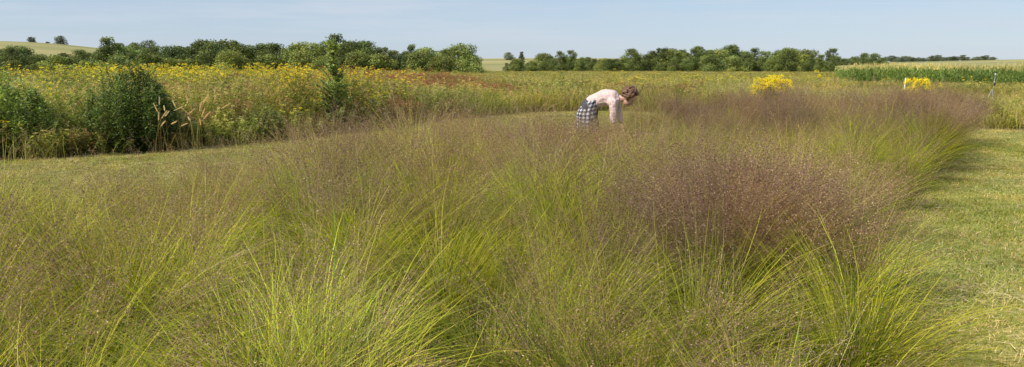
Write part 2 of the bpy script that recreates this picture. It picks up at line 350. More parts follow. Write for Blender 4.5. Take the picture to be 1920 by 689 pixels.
edge_x=np.array([p[0] for p in MEADOW_EDGE]);edge_y=np.array([p[1] for p in MEADOW_EDGE])
pts=[]
for (r0,r1,sp) in ((11,24,.30),(24,45,.5),(45,80,.8),(80,215,1.4)):
    X,Y=grid(-r1*.72,r1*.72,r0*.6,r1,sp)
    R=np.hypot(X,Y)
    ok=(R>=r0)&(R<r1)&(np.abs(X)<Y*.78+2)&(Y>np.interp(X,edge_x,edge_y)+.15)
    pts.append(np.stack([X[ok],Y[ok]],-1))
pts=np.concatenate(pts); X,Y=pts.T; R=np.hypot(X,Y); A=X/Y
def corn_area(X,Y): # field to the east, its near corner about 55 m away
    return (X>25+(Y-54)*.44)&(Y>np.interp(X,[25,32,40,200],[74,62,55,49]))
ok=(~corn_area(X,Y))&((A>-.05)|(R<160))
for sx,sy,sr in ((-7.05,13.7,.65),(-4.15,17.3,.5),(-9.0,12.9,.5)): ok&=np.hypot(X-sx,Y-sy)>sr
X,Y,R,A=X[ok],Y[ok],R[ok],A[ok]; n=len(X)
n1=noise2(X,Y,.35,11); n2=noise2(X,Y,.22,21); n3=noise2(X,Y,.9,31); n4=noise2(X,Y,.06,41)
left=ss(.02,-.25,A)
rv=rng.random(n)-.18*n4
idx=np.where(rv<.27,0,np.where(rv<.52,1,np.where(rv<.75,2,8)))
forbm=(n1+rng.normal(0,.5,n)>.65-.7*left)
idx=np.where(forbm,rng.choice([3,4,5,8,0],n,p=[.33,.15,.17,.25,.10]),idx)
edge=(Y-np.interp(X,edge_x,edge_y))
idx=np.where((edge<2.2)&(left>.3)&(rng.random(n)<.75),rng.choice([3,5,4,0,8],n),idx)
redc=np.exp(-(((A+.13)/.13)**2))*ss(15,20,R)*ss(65,35,R)
redm=(noise2(X*.6,Y,.35,77)*.7+1.3*redc>.7)&(rng.random(n)<.6)&(R<60)&(A<.25); idx=np.where(redm,9,idx)
yel=(n2+n3*.8+rng.normal(0,.45,n)>1.2-.75*left*ss(14,22,R))&(R>13.5); yel&=(left>.2)|(rng.random(n)<.5)
yel&=rng.random(n)<.45
idx=np.where(yel,rng.integers(6,8,n),idx)
h=.80+.32*left*ss(.6,3.0,edge)+.10*left*ss(25,50,R)+.16*n3*.5+rng.normal(0,.13,n)
h=np.where(yel,h*1.10,h)*np.where(edge<1.0,.8,1)
h=np.where(A>.45,h*.80,h)
h*=1-.55*np.exp(-(((X+6.95)/1.0)**2+((Y-13.0)/.8)**2))-.70*np.exp(-(((X+3.95)/.8)**2+((Y-16.5)/1.1)**2))
h=np.clip(h,.28,1.42)
wide=np.where(R>80,2.4,np.where(R>45,1.7,np.where(R>24,1.25,1.0)))
r=rots(n,.05,.07)
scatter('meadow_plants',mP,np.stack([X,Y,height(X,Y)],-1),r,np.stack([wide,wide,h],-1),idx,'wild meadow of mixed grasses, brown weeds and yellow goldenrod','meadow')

# ---- corn
def corn_block():
    mb=MB(); pts=[]
    for i in range(4):
        for j in range(14): pts.append((j*.22-1.5+random.uniform(-.05,.05),i*.75-1.1,0))
    b=np.array(pts);n=len(b)
    Hh=U(1.85,2.35,n); c=pal(n,[(.18,.25,.07)],[1])
    ribbons(mb,b,U(0,6.28,n),Hh,U(0,.04,n),U(0,.06,n),U(.025,.03,n),c,c,K=2,taper=.4)
    for k in range(9):
        z=np.stack([b[:,0],b[:,1],Hh*(.15+.085*k)],-1); c=pal(n,[(.16,.27,.07),(.24,.34,.10),(.11,.20,.05)],[1,1,1],.2)
        ribbons(mb,z,U(0,6.28,n),U(.5,.75,n),U(.3,.6,n),U(1.6,2.6,n),U(.05,.08,n),c,c*1.1,K=3)
    t=np.stack([b[:,0],b[:,1],Hh*.97],-1)
    for k in range(5):
        c=pal(n,[(.70,.64,.34),(.54,.53,.24)],[1,1]); ribbons(mb,t,U(0,6.28,n),U(.2,.36,n),U(.05,.5,n),U(.2,.9,n),U(.02,.035,n),c,c,K=2)
    return mb.mesh('corn_field',M_corn)
cP=[corn_block(),corn_block()]
X,Y=grid(18,200,45,265,3.0,.08)
ok=corn_area(X,Y)&(np.abs(X/Y)<.8); X,Y=X[ok],Y[ok];n=len(X)
r=np.zeros((n,3)); r[:,2]=rng.choice([0,math.pi],n)+.12; s=U(.86,.98,n)
scatter('corn_field',cP,np.stack([X,Y,height(X,Y)],-1),r,np.stack([s,s,s],-1),rng.integers(0,2,n),'rows of green corn topped with pale tassels','corn field')

# ------------------------------------------------------------------ trees
def tube(mb,P,Rr,col,sides=6):
    P=np.array(P,float);n=len(P);a=np.linspace(0,2*np.pi,sides,endpoint=False)
    V=[]
    for i in range(n):
        d=P[min(i+1,n-1)]-P[max(i-1,0)];d/=np.linalg.norm(d)+1e-9
        s=np.cross(d,[.31,.95,.1]);s/=np.linalg.norm(s);t=np.cross(d,s)
        V.append(P[i]+Rr[i]*(np.cos(a)[:,None]*s+np.sin(a)[:,None]*t))
    V=np.concatenate(V);F=[]
    for i in range(n-1):
        for j in range(sides): F.append((i*sides+j,i*sides+(j+1)%sides,(i+1)*sides+(j+1)%sides,(i+1)*sides+j))
    mb.add(V,F,np.tile(col,(len(V),1)))
def tree_mesh(H,W,nl,leaves,ls,cols,wts,low=.02,ragged=.4):
    tr=MB(); cr=MB()
    tp=[(0,0,-.3),(random.uniform(-.1,.1),0,H*.25),(random.uniform(-.3,.3),random.uniform(-.2,.2),H*.5),(random.uniform(-.4,.4),random.uniform(-.3,.3),H*.82)]
    tube(tr,tp,[H*.028,H*.022,H*.016,H*.006],(.1,.08,.06))
    C=[]
    for i in range(nl):
        f=((i+random.random())/nl)**1.15; z=H*(low+(1-low)*f)
        prof=max(.22,math.sqrt(max(0.02,1-(max(0,f-.30)/.72)**2)))
        a=random.uniform(0,6.283); rr=W/2*prof*random.uniform(.3,.92)
        rad=W*random.uniform(.09,.20)*(1.1 if f<.4 else .9)
        z=min(z,H-rad*.6); z=max(z,rad*.4)
        C.append((rr*math.cos(a),rr*math.sin(a),z,rad))
        if i%2==0 :
            m=Vector((rr*math.cos(a),rr*math.sin(a),z)); zb=z*.55
            tube(tr,[(0,0,zb),tuple((Vector((0,0,zb))*.5+m*.5)+Vector((0,0,.15))),tuple(m)],[H*.01,H*.007,H*.003],(.1,.08,.06),5)
    C.append((0,0,H*.90,W*.14)); C.append((.3,0,H*.6,W*.28)); C.append((-.3,0,H*.3,W*.32))
    C=np.array(C); tot=(C[:,3]**2).sum()
    for cx,cy,cz,rad in C:
        per=int(leaves*rad*rad/tot)
        d=rdirs(per); q=rng.uniform(.35,1.0,(per,1))**.6; q*=1+rng.normal(0,ragged*.35,(per,1))
        P=np.array([cx,cy,cz])+d*q*rad*np.array([1,1,.85])
        P[:,2]=np.maximum(P[:,2],.05)
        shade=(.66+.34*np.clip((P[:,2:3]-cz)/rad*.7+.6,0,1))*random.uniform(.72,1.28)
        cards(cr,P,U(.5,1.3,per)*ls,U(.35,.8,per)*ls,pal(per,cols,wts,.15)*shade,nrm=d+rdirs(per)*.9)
    return tr.mesh('trunk',M_bark),cr.mesh('crown',M_tree)
TC=[(.17,.23,.075),(.22,.28,.09),(.12,.17,.06)]
TB=[(.27,.33,.095),(.31,.36,.11),(.19,.26,.075)]
TF=[(.18,.22,.15),(.20,.24,.16),(.15,.19,.14)]  # far crowns: bluish greens, aerial haze painted into the leaf colour
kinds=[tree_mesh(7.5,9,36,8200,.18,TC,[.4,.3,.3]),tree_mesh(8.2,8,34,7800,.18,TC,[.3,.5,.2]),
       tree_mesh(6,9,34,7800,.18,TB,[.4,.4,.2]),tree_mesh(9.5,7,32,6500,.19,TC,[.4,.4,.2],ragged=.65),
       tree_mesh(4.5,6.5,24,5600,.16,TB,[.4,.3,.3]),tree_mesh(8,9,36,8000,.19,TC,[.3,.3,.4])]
KH=[7.5,8.2,6,9.5,4.5,8]
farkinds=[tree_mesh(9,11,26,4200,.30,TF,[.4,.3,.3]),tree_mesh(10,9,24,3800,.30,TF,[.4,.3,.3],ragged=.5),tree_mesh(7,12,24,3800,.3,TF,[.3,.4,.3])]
def place_tree(km,x,y,s,label,group,name='tree',w=1.0):
    e=bpy.data.objects.new(name,None); e.empty_display_size=.5; link(e)
    e.location=(x,y,float(height(x,y))); e.rotation_euler=(0,0,random.uniform(0,6.28)); e.scale=(s*w,s*w,s)
    tag(e,label,'tree',group=group)
    for nm,m in (('trunk',km[0]),('crown',km[1])):
        o=bpy.data.objects.new(nm,m); link(o); o.parent=e
    return e
F1=1371.
def px(x,d): return (x-960)/F1*d
def hfor(top,d): return top/F1*d+1.6+1.3
x=-60
while x<900:
    d=random.uniform(168,188); k=random.choice([0,1,2,5,0,1,5,3])
    top=float(np.interp(x,[0,60,100,170,220,320,420,520,600,650,720,800,860,910],[31,31,20,25,35,35,41,35,37,45,33,26,30,14]))
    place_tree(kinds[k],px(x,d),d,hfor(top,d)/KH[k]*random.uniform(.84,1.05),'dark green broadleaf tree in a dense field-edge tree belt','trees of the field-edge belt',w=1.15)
    x+=random.uniform(15,26)
x=0
while x<900:
    d=random.uniform(160,165); k=random.choice([2,4,4])
    place_tree(kinds[k],px(x,d),d,hfor(random.uniform(2,20),d)/KH[k],'low bushy bright green tree at the belt foot','trees of the field-edge belt',w=1.3)
    x+=random.uniform(38,80)
for xx,tp,dd,k in ((636,53,176,3),(215,48,172,3),(775,34,182,3),(865,32,164,2)):
    place_tree(kinds[k],px(xx,dd),dd,hfor(tp,dd)/KH[k],'taller rounded tree rising above the belt','trees of the field-edge belt')
x=950
while x<1650:
    d=random.uniform(265,320); k=random.choice([0,1,2,5,0,4,3,3])
    top=float(np.interp(x,[950,1000,1060,1180,1260,1390,1450,1560,1640],[8,12,20,22,24,29,23,23,20]))
    place_tree(kinds[k],px(x,d),d,hfor(top,d)/KH[k]*random.choice([.66,.75,.85,.95,1.05,1.15]),'green broadleaf tree in a distant wooded belt','trees of the distant belt',w=1.2)
    x+=random.uniform(7,14)
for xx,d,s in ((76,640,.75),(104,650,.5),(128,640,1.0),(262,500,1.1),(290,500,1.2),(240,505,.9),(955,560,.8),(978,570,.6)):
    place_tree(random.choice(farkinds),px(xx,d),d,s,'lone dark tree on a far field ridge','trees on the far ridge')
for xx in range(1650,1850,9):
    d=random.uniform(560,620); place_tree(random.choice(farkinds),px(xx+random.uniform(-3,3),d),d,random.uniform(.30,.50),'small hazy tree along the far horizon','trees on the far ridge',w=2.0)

# ------------------------------------------------------------------ near shrubs
def shrub(name,x,y,H,W,nst,leaf,n,cols,wts,label,cat,name_leaf='foliage'):
    e=link(bpy.data.objects.new(name,None)); e.location=(x,y,float(height(x,y))); tag(e,label,cat)
    tr=MB();cr=MB(); per=n//nst
    for i in range(nst):
        a=random.uniform(0,6.283); q=math.sqrt(random.uniform(.01,1)); rr=W/2*q
        hh=H*random.uniform(.72,1.0)*math.sqrt(max(.12,1-.72*q*q)) if i else H
        p0=np.array([0,0,-.05]);p1=np.array([rr*.8*math.cos(a),rr*.8*math.sin(a),hh*.3]);p2=np.array([rr*1.05*math.cos(a),rr*1.05*math.sin(a),hh*.65]);p3=np.array([rr*.85*math.cos(a)+random.gauss(0,.06),rr*.85*math.sin(a),hh*.99])
        PP=np.array([p0,p1,p2,p3]); tube(tr,PP,[.014,.010,.006,.002],(.1,.08,.06),6)
        u=rng.uniform(.05,1,per)**.8; fi=u*3;i0=np.minimum(fi.astype(int),2);fr=(fi-i0)[:,None]
        C=PP[i0]*(1-fr)+PP[i0+1]*fr
        sp=W*.15*(1-.6*u)+.035
        d=rdirs(per); C=C+d*(sp*rng.uniform(.1,1,per))[:,None]
        l=d.copy(); l[:,2]=l[:,2]*.5+U(-.5,.7,per)
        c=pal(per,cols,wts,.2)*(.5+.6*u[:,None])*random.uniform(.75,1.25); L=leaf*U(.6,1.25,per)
        cards(cr,C,L,L*U(.28,.42,per),c,nrm=np.array([[0,0,1.]])+rdirs(per)*.7,long=l)
    for nm,m in (('stem',tr.mesh('stem',M_bark)),(name_leaf,cr.mesh(name_leaf,M_shrub))):
        o=link(bpy.data.objects.new(nm,m)); o.parent=e
    return e
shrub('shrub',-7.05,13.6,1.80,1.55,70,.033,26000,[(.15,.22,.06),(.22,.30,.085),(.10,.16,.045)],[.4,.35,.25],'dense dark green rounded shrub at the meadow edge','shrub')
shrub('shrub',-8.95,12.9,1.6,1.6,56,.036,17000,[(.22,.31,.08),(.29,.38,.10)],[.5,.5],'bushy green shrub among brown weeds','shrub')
shrub('shrub',-5.2,15.4,.95,.9,16,.028,4500,[(.22,.27,.07),(.30,.31,.10)],[.5,.5],'low olive shrub at the lawn edge','shrub')
def young_tree(x,y,H):
    e=link(bpy.data.objects.new('young_tree',None)); e.location=(x,y,0); tag(e,'slender young tree with fresh green upright leafy top','tree')
    tr=MB();cr=MB()
    tube(tr,[(0,0,-.05),(.02,0,.6),(-.02,.02,1.3),(.0,0,H*.97)],[.025,.02,.012,.004],(.1,.08,.06),8)
    for i in range(150):
        z=H*(.03+.93*random.random()**1.1); f=z/H; a=random.uniform(0,6.283)
        ln=(.42*(1-f)**.35+.16)*random.uniform(.5,1.1)
        up=1.4 if f>.5 else .7
        d=Vector((math.cos(a),math.sin(a),up)).normalized(); p0=Vector((0,0,z)); p1=p0+d*ln
        tube(tr,[tuple(p0),tuple((p0+p1)/2+Vector((0,0,.01))),tuple(p1)],[.005,.004,.002],(.1,.08,.06),4)
        m=int(20+30*ln/.4) if f<.55 else 14
        u=rng.uniform(.15,1,m)[:,None]; C=np.array(p0)+u*(np.array(p1)-np.array(p0)); dd=rdirs(m); dd[:,2]=dd[:,2]*.6+.1
        L=U(.030,.054,m)*(1.2 if f>.6 else .95)
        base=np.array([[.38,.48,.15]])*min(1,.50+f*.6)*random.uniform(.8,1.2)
        cards(cr,C+dd*L[:,None]*.8,L,L*U(.3,.42,m),np.clip(base*(1+rng.normal(0,.2,(m,1))),0,.9),nrm=np.array([[0,0,.8]])+rdirs(m)*.7,long=dd)
    for nm,m in (('trunk',tr.mesh('trunk',M_bark)),('crown',cr.mesh('crown',M_shrub))):
        o=link(bpy.data.objects.new(nm,m)); o.parent=e
young_tree(-4.1,17.1,2.08)

# yellow flower bushes
def flower_bush(x,y,H,W,label,n=46):
    e=link(bpy.data.objects.new('yellow_flower_bush',None)); e.location=(x,y,float(height(x,y))); tag(e,label,'flowers',group='yellow flowering clumps')
    tr=MB();cr=MB()
    a=U(0,6.28,n);b=np.stack([np.cos(a)*.1,np.sin(a)*.1,np.zeros(n)],-1); c=pal(n,[(.20,.26,.06)],[1])
    P=ribbons(tr,b,a,U(.66,1.05,n)*H*1.08,U(0,.2,n),U(.05,1.05,n)*W/1.25,U(.008,.012,n),c,c,K=5,taper=.5)
    u=rng.uniform(.3,.98,(n,28));fi=u*5;i0=fi.astype(int);fr=(fi-i0)[...,None]
    C=(P[np.arange(n)[:,None],i0]*(1-fr)+P[np.arange(n)[:,None],i0+1]*fr).reshape(-1,3);m=len(C)
    cards(tr,C+rdirs(m)*.05,U(.03,.055,m),U(.008,.014,m),pal(m,[(.2,.28,.06),(.26,.33,.08)],[1,1]))
    T=np.repeat(P[:,-1],56,0);S=T+rdirs(len(T))*np.array([.10,.10,.10])*rng.uniform(.2,1,(len(T),1))
    cards(cr,S,U(.013,.021,len(S)),U(.010,.016,len(S)),pal(len(S),[(.90,.74,.02),(.84,.62,.015)],[.7,.3],.1),nrm=rdirs(len(S))+np.array([[-.3,-.5,1.]]))
    for nm,mm in (('stem',tr.mesh('stem',M_mead)),('blossom',cr.mesh('blossom',M_flow))):
        o=link(bpy.data.objects.new(nm,mm)); o.parent=e
flower_bush(7.45,21.2,1.10,1.4,'rounded clump of bright yellow flowers in the meadow',90)
flower_bush(12.9,23.5,1.0,.75,'smaller clump of yellow flowers beside a white post',32)
flower_bush(14.3,25,.95,.4,'sparse tuft of yellow flowers beside a white post',8)
flower_bush(12.4,29.5,1.40,.3,'tall single spray of yellow flowers',4)

# foxtail clump
def foxtail():
    e=link(bpy.data.objects.new('foxtail_grass',None)); e.location=(-5.80,12.75,0); tag(e,'clump of arching tan foxtail seed heads over weeds','grass')
    tr=MB();hd=MB();n=22
    b=np.stack([U(-.55,.55,n),U(-.25,.25,n),np.zeros(n)],-1);c=pal(n,[(.42,.38,.17)],[1])
    P=ribbons(tr,b,rng.normal(0,1.3,n),U(.65,1.2,n),U(.02,.2,n),U(.6,1.7,n),U(.003,.005,n),c*.6,c,K=8,power=2.2,taper=.4)
    for k in range(n):
        A=P[k,-3]*.5+P[k,-2]*.5;B=P[k,-1]; m=200; u=rng.random(m)[:,None]; C=A+(B-A)*u*1.05
        ax=(B-A)/np.linalg.norm(B-A); d=rdirs(m); rad=.015*np.sin(np.clip(u,.06,.97)*math.pi)**.5
        l=d+ax*1.0
        cards(hd,C+d*rad*.6,np.full(m,.011),np.full(m,.0025),pal(m,[(.74,.65,.50),(.62,.53,.39)],[1,1],.12),long=l)
    for nm,mm in (('stem',tr.mesh('stem',M_mead)),('seed_head',hd.mesh('seed_head',M_mead))):
        o=link(bpy.data.objects.new(nm,mm)); o.parent=e
foxtail()

# posts
def cyl(bm,p0,p1,r0,r1,seg=12):
    d=Vector(p1)-Vector(p0); m=Matrix.Translation((Vector(p0)+Vector(p1))/2)@d.to_track_quat('Z','Y').to_matrix().to_4x4()
    return bmesh.ops.create_cone(bm,cap_ends=True,segments=seg,radius1=r0,radius2=r1,depth=d.length,matrix=m)
def bm_obj(name,bm,mat,parent=None,smooth=False):
    me=bpy.data.meshes.new(name); bm.to_mesh(me); bm.free(); me.materials.append(mat)
    if smooth:
        for p in me.polygons:p.use_smooth=True
    o=link(bpy.data.objects.new(name,me)); 
    if parent:o.parent=parent
    return o
M_white=plain('white_paint',(.72,.72,.70),.5,20,.06); M_steel=plain('galvanised_steel',(.42,.43,.44),.45,15,.15,.7); M_dark=plain('dark_plastic',(.05,.05,.055),.5)
e=link(bpy.data.objects.new('marker_post',None)); e.location=(14.9,28,0); tag(e,'thin white marker post standing in the meadow','post')
bm=bmesh.new(); cyl(bm,(0,0,-.1),(0.02,0,1.06),.020,.018); bm_obj('post_shaft',bm,M_white,e,True)
bm=bmesh.new(); cyl(bm,(0.02,0,1.062),(0.02,0,1.08),.024,.016); bm_obj('post_cap',bm,M_white,e,True)
e=link(bpy.data.objects.new('field_instrument_stand',None)); e.location=(16.3,25,0); tag(e,'grey metal tripod stand with small white sensor','instrument stand')
bm=bmesh.new(); cyl(bm,(0,0,.3),(0.05,0,1.22),.010,.008); bm_obj('pole',bm,M_steel,e,True)
for a in (0.3,2.4,4.5):
    bm=bmesh.new(); cyl(bm,(0,0,.75),(.28*math.cos(a),.28*math.sin(a),0),.010,.008); bm_obj('leg',bm,M_steel,e,True)
bm=bmesh.new(); cyl(bm,(.05,0,1.22),(.05,0,1.24),.024,.028); cyl(bm,(.05,0,1.242),(.05,0,1.28),.022,.016); bm_obj('sensor_head',bm,M_white,e,True)
bm=bmesh.new(); bmesh.ops.create_cube(bm,size=1,matrix=Matrix.Translation((.03,-.04,.92))@Matrix.Diagonal((.06,.04,.10,1))); bmesh.ops.bevel(bm,geom=bm.edges[:],offset=.008,segments=2,affect='EDGES'); bm_obj('control_box',bm,M_dark,e)

# ------------------------------------------------------------------ person
def capsule(bm,p0,p1,r0,r1,flat=1.0,lat=Vector((0,1,0)),seg=14):
    p0=Vector(p0);p1=Vector(p1); d=(p1-p0); Ln=d.length; d=d/Ln if Ln>1e-6 else Vector((0,0,1))
    s=lat-d*lat.dot(d)
    if s.length<1e-3: s=Vector((1,0,0))-d*d.x
    s.normalize(); t=d.cross(s)
    rings=[]
    prof=[(-1,0.05),(-.87,.5),(-.5,.87),(0,1)]
    st=[(p0+d*(r0*a*flat),r0*b) for a,b in prof]+[(p1+d*(r1*-a*flat),r1*b) for a,b in reversed(prof)]
    for c,r in st:
        rings.append([bm.verts.new(c+s*(r*math.cos(k*2*math.pi/seg))+t*(r*flat*math.sin(k*2*math.pi/seg))) for k in range(seg)])
    for i in range(len(rings)-1):
        for k in range(seg): bm.faces.new((rings[i][k],rings[i][(k+1)%seg],rings[i+1][(k+1)%seg],rings[i+1][k]))
    bm.faces.new(rings[0][::-1]); bm.faces.new(rings[-1])
def chain(bm,pts,flat=1.0,lat=Vector((0,1,0))):
    for (a,ra),(b,rb) in zip(pts,pts[1:]): capsule(bm,a,b,ra,rb,flat,lat)
def remesh(o,vs,sm=4,fac=.5):
    m=o.modifiers.new('remesh','REMESH'); m.mode='VOXEL'; m.voxel_size=vs; m.use_smooth_shade=True
    s=o.modifiers.new('smooth','SMOOTH'); s.iterations=sm; s.factor=fac
M_skin=plain('skin',(.55,.32,.23),.5,10,.08)
M_hair=plain('brown_hair',(.13,.065,.032),.55,60,.6)
M_jean=plain('dark_trousers',(.05,.055,.075),.85,30,.25)
M_shoe=plain('brown_shoe',(.09,.06,.04),.7)
def shirt_mat():
    m,nt,N,L=newmat('pale_pink_shirt')
    out=N.new('ShaderNodeOutputMaterial');p=N.new('ShaderNodeBsdfPrincipled');p.inputs['Roughness'].default_value=.9
    tc=N.new('ShaderNodeTexCoord');w=N.new('ShaderNodeTexWave');w.inputs['Scale'].default_value=14;w.inputs['Distortion'].default_value=.6;w.bands_direction='X'
    L.new(tc.outputs['Object'],w.inputs['Vector'])
    r=N.new('ShaderNodeValToRGB');r.color_ramp.elements[0].position=.35;r.color_ramp.elements[0].color=(.60,.36,.35,1);r.color_ramp.elements[1].position=.6;r.color_ramp.elements[1].color=(.76,.65,.62,1)
    L.new(w.outputs['Fac'],r.inputs[0]);L.new(r.outputs[0],p.inputs['Base Color'])
    no=N.new('ShaderNodeTexNoise');no.inputs['Scale'].default_value=14;L.new(tc.outputs['Object'],no.inputs['Vector'])
    b=N.new('ShaderNodeBump');b.inputs['Strength'].default_value=.8;b.inputs['Distance'].default_value=.04;L.new(no.outputs['Fac'],b.inputs['Height']);L.new(b.outputs[0],p.inputs['Normal'])
    L.new(p.outputs[0],out.inputs[0]);return m
def plaid_mat():
    m,nt,N,L=newmat('navy_white_plaid')
    out=N.new('ShaderNodeOutputMaterial');p=N.new('ShaderNodeBsdfPrincipled');p.inputs['Roughness'].default_value=.9
    uv=N.new('ShaderNodeUVMap');uv.uv_map='UVMap';sx=N.new('ShaderNodeSeparateXYZ');L.new(uv.outputs[0],sx.inputs[0])
    def band(o,ph=0.):
        a=N.new('ShaderNodeMath');a.operation='MULTIPLY_ADD';a.inputs[1].default_value=1/.068;a.inputs[2].default_value=ph;L.new(o,a.inputs[0])
        f=N.new('ShaderNodeMath');f.operation='FRACT';L.new(a.outputs[0],f.inputs[0])
        g=N.new('ShaderNodeMath');g.operation='GREATER_THAN';g.inputs[1].default_value=.47;L.new(f.outputs[0],g.inputs[0]);return g.outputs[0]
    a=N.new('ShaderNodeMath');a.operation='ADD';L.new(band(sx.outputs[0]),a.inputs[0]);L.new(band(sx.outputs[1]),a.inputs[1])
    h=N.new('ShaderNodeMath');h.operation='MULTIPLY';h.inputs[1].default_value=.5;L.new(a.outputs[0],h.inputs[0])
    r=N.new('ShaderNodeValToRGB');r.color_ramp.interpolation='CONSTANT';e=r.color_ramp.elements;e[0].position=0;e[0].color=(.66,.66,.68,1);e[1].position=.3;e[1].color=(.16,.17,.24,1);q=e.new(.8);q.color=(.018,.02,.05,1)
    L.new(h.outputs[0],r.inputs[0]);L.new(r.outputs[0],p.inputs['Base Color']);L.new(p.outputs[0],out.inputs[0]);return m
PER=link(bpy.data.objects.new('person',None)); PER.location=(1.30,12.10,0); PER.rotation_euler=(0,0,math.radians(-16)); PER.scale=(.96,1.0,1.0)
tag(PER,'person bending over in striped pink shirt, plaid shirt tied at waist','person')
V=Vector
torso=[((-.02,0,.93),.150),((.10,0,.985),.125),((.24,0,1.04),.135),((.36,0,1.04),.135),((.44,0,1.01),.095)]
def arm(side):
    if side<0:
        return [V((.41,-.165,.98)),V((.42,-.20,.71)),V((.46,-.17,.47)),V((.465,-.165,.41))]
    return [V((.41,.165,.98)),V((.47,.20,.72)),V((.56,.13,.50)),V((.58,.12,.44))]
legs={-1:[V((-.03,-.09,.88)),V((.03,-.11,.47)),V((-.06,-.12,.08))],1:[V((-.03,.09,.88)),V((.08,.11,.48)),V((.06,.12,.08))]}
bm=bmesh.new()
chain(bm,torso,.72)
HC=V((.635,0,1.055))
chain(bm,[((.42,0,1.02),.062),((.50,0,1.035),.055),((.58,0,1.05),.058)])
hm=Matrix.Translation(HC)@Euler((0,math.radians(44),0)).to_matrix().to_4x4()@Matrix.Diagonal((1.16,1.16,1.16,1))
def hp(x,y,z): return hm@V((x,y,z))
def hell(bm,c,r): bmesh.ops.create_uvsphere(bm,u_segments=20,v_segments=14,radius=1,matrix=hm@Matrix.Translation(c)@Matrix.Diagonal((*r,1)))
hell(bm,(0,0,.03),(.094,.076,.095)); hell(bm,(.028,0,-.035),(.066,.058,.072)); hell(bm,(.060,0,-.088),(.028,.026,.022))
capsule(bm,hp(.088,0,.015),hp(.112,0,-.028),.009,.014); hell(bm,(.108,0,-.032),(.012,.017,.010))
hell(bm,(.086,0,-.062),(.012,.024,.010)); hell(bm,(.083,0,.034),(.014,.045,.010))
for s in (-1,1): hell(bm,(-.005,s*.077,-.005),(.018,.009,.031)); hell(bm,(.062,s*.036,-.022),(.022,.02,.02))
for s in (-1,1):
    A=arm(s); chain(bm,[(A[0],.050),(A[1],.038),(A[2],.025),(A[3],.022)])
    d=(A[3]-A[2]).normalized(); palm=A[3]+d*.045; chain(bm,[(A[3],.022),(palm,.030),(A[3]+d*.08,.028)],.5,V((1,0,0)))
    side=V((1,0,0))-d*d.x; side.normalize(); nrm=d.cross(side)
    for k,(o,ln) in enumerate(((-.027,.062),(-.009,.075),(.009,.070),(.026,.055))):
        b0=A[3]+d*.085+side*o; b1=b0+d*ln*.5+nrm*.006*(-s); b2=b1+d*ln*.32+nrm*.022*(-s); b3=b2+d*ln*.12+nrm*.022*(-s)
        chain(bm,[(b0,.0095),(b1,.0088),(b2,.008),(b3,.007)])
    t0=A[3]+d*.03+side*.026; chain(bm,[(t0,.012),(t0+d*.03+side*.022,.0105),(t0+d*.055+side*.024-nrm*.012*s,.008)])
    Lg=legs[s]; chain(bm,[(Lg[0],.088),(Lg[0].lerp(Lg[1],.5),.075),(Lg[1],.055),(Lg[1].lerp(Lg[2],.35),.052),(Lg[2],.034)])
    capsule(bm,Lg[2]+V((-.02,0,-.03)),Lg[2]+V((.16,s*.02,-.045)),.032,.026)
bmesh.ops.recalc_face_normals(bm,faces=bm.faces)
body=bm_obj('body',bm,M_skin,PER,True); remesh(body,.0075,3,.4)
bm=bmesh.new()
chain(bm,[((.03,0,.965),.152),((.12,0,1.005),.150),((.24,0,1.05),.164),((.35,0,1.045),.162),((.42,0,1.015),.120)],.88)
for s in (-1,1):
    A=arm(s); m_=A[1].lerp(A[2],.15); chain(bm,[(V((.36,s*.11,1.0)),.082),(A[0],.075),(A[0].lerp(A[1],.5),.066),(A[1],.058),(m_,.054)])
chain(bm,[((.41,0,1.02),.080),((.48,0,1.03),.068)])
bmesh.ops.recalc_face_normals(bm,faces=bm.faces)
o=bm_obj('shirt',bm,shirt_mat(),PER,True); remesh(o,.010,4,.5)
bm=bmesh.new(); chain(bm,[((-.04,0,.92),.158),((.05,0,.965),.140)],.80)
for s in (-1,1):
    Lg=legs[s]; chain(bm,[(Lg[0]+V((-.01,0,.02)),.105),(Lg[0].lerp(Lg[1],.5),.090),(Lg[1],.072),(Lg[1].lerp(Lg[2],.9),.060)])
bmesh.ops.recalc_face_normals(bm,faces=bm.faces); o=bm_obj('trousers',bm,M_jean,PER,True); remesh(o,.012,4,.5)
for s in (-1,1):
    bm=bmesh.new(); a=legs[s][2]; capsule(bm,a+V((-.03,0,-.035)),a+V((.18,s*.02,-.04)),.045,.038); capsule(bm,a+V((0,0,.03)),a+V((0,0,-.03)),.046,.045)
    bmesh.ops.recalc_face_normals(bm,faces=bm.faces); o=bm_obj('shoe',bm,M_shoe,PER,True); remesh(o,.010,3)
nu,nv=60,30; vs=[];uvs=[]
for j in range(nv):
    v=j/(nv-1)
    for i in range(nu):
        u=i/(nu-1); a=math.pi+math.radians(-142+284*u)
        fold=.014*math.sin(a*9+1)*v+.008*math.sin(a*17)*v
        lift=.085*math.cos(a)
        cx=.035-.085*math.sin(min(1,v*2.0)*math.pi/2)
        rz=1.005-v*.50-.02*math.sin(a*3)*v
        rx=.150+.055*math.sin(min(1,v*1.9)*math.pi/2)-.03*v+fold; ry=.172+.025*math.sin(min(1,v*1.5)*math.pi/2)+fold
        zz=rz+lift*(1-min(1,v*1.6))*(.6)
        vs.append((cx+rx*math.cos(a),ry*math.sin(a),zz)); uvs.append((a*.17,v*.54))
fs=[(j*nu+i,j*nu+i+1,(j+1)*nu+i+1,(j+1)*nu+i) for j in range(nv-1) for i in range(nu-1)]
me=bpy.data.meshes.new('tied_plaid_shirt'); me.from_pydata(vs,[],fs); me.update(); ul=me.uv_layers.new(name='UVMap')
for l in me.loops: ul.data[l.index].uv=uvs[l.vertex_index]
for p in me.polygons:p.use_smooth=True
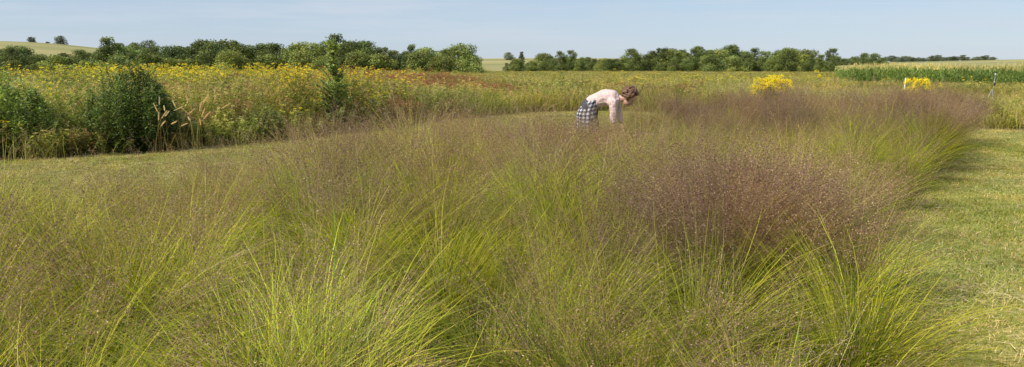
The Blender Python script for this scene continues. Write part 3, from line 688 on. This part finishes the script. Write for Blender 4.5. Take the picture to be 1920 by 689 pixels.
me.materials.append(plaid_mat()); o=link(bpy.data.objects.new('tied_plaid_shirt',me)); o.parent=PER
sd=o.modifiers.new('thick','SOLIDIFY'); sd.thickness=.006
bm=bmesh.new(); hell(bm,(-.018,0,.045),(.098,.086,.094)); 
for i in range(210):
    d=V((random.gauss(0,1),random.gauss(0,1),random.gauss(0,1))).normalized()
    if d.x>.42 and d.z<.55: continue
    if d.z<-.75: continue
    c=(-.018+d.x*.108,d.y*.098,.048+d.z*.106); r=random.uniform(.016,.030)
    bmesh.ops.create_icosphere(bm,subdivisions=1,radius=r,matrix=hm@Matrix.Translation(c))
for i in range(26):
    c=(-.105+random.gauss(0,.018),random.gauss(0,.022),.03+random.gauss(0,.022)); bmesh.ops.create_icosphere(bm,subdivisions=1,radius=.02,matrix=hm@Matrix.Translation(c))
bmesh.ops.recalc_face_normals(bm,faces=bm.faces); o=bm_obj('hair',bm,M_hair,PER,True); remesh(o,.006,1,.3)
M_eye=plain('dark_iris',(.03,.02,.015),.2)
M_lip=plain('lips',(.42,.16,.14),.5)
for s in (-1,1):
    bm=bmesh.new(); hell(bm,(.082,s*.031,.012),(.008,.013,.006)); bm_obj('eye',bm,M_eye,PER,True)
bm=bmesh.new(); hell(bm,(.092,0,-.062),(.008,.022,.006)); bm_obj('mouth',bm,M_lip,PER,True)

# ------------------------------------------------------------------ light, sky, camera
el=math.asin(SUN_DIR.z); az=math.atan2(SUN_DIR.x,SUN_DIR.y)
sl=bpy.data.lights.new('sun','SUN'); sl.energy=5.0; sl.angle=math.radians(.6); sl.color=(1,.91,.76)
so=link(bpy.data.objects.new('sun',sl)); so.rotation_euler=SUN_DIR.to_track_quat('Z','Y').to_euler()
w=bpy.data.worlds.new('World'); scene.world=w; w.use_nodes=True; N=w.node_tree.nodes;L=w.node_tree.links; N.clear()
out=N.new('ShaderNodeOutputWorld');bg=N.new('ShaderNodeBackground');bg.inputs['Strength'].default_value=.15
sk=N.new('ShaderNodeTexSky');sk.sky_type='NISHITA';sk.sun_disc=False;sk.sun_elevation=el;sk.sun_rotation=az;sk.air_density=1.0;sk.dust_density=.4;sk.ozone_density=3.0;sk.altitude=200
tc=N.new('ShaderNodeTexCoord');mp=N.new('ShaderNodeMapping');mp.inputs['Scale'].default_value=(1.3,1.3,16);mp.inputs['Rotation'].default_value=(0,math.radians(4),0);L.new(tc.outputs['Generated'],mp.inputs['Vector'])
no=N.new('ShaderNodeTexNoise');no.inputs['Scale'].default_value=2.4;no.inputs['Detail'].default_value=7;no.inputs['Roughness'].default_value=.62;L.new(mp.outputs[0],no.inputs['Vector'])
mr=N.new('ShaderNodeMapRange');mr.inputs['From Min'].default_value=.44;mr.inputs['From Max'].default_value=.68;mr.inputs['To Min'].default_value=.0;mr.inputs['To Max'].default_value=.75;L.new(no.outputs['Fac'],mr.inputs['Value'])
m0=N.new('ShaderNodeMix');m0.data_type='RGBA';m0.inputs[0].default_value=.72;L.new(sk.outputs[0],m0.inputs[6]);m0.inputs[7].default_value=(2.95,3.65,4.75,1)
mx=N.new('ShaderNodeMix');mx.data_type='RGBA';L.new(mr.outputs[0],mx.inputs[0]);L.new(m0.outputs[2],mx.inputs[6]);mx.inputs[7].default_value=(4.1,4.6,5.2,1)
L.new(mx.outputs[2],bg.inputs['Color']);L.new(bg.outputs[0],out.inputs[0])
cam=bpy.data.cameras.new('camera');cam.lens=18/math.tan(math.radians(35));cam.sensor_width=36;cam.clip_end=6000;cam.clip_start=.05
co=link(bpy.data.objects.new('camera',cam));co.location=(0,0,1.6);co.rotation_euler=(math.radians(90-9.3),0,0);scene.camera=co
scene.view_settings.view_transform='Standard';scene.view_settings.look='None';scene.view_settings.exposure=0
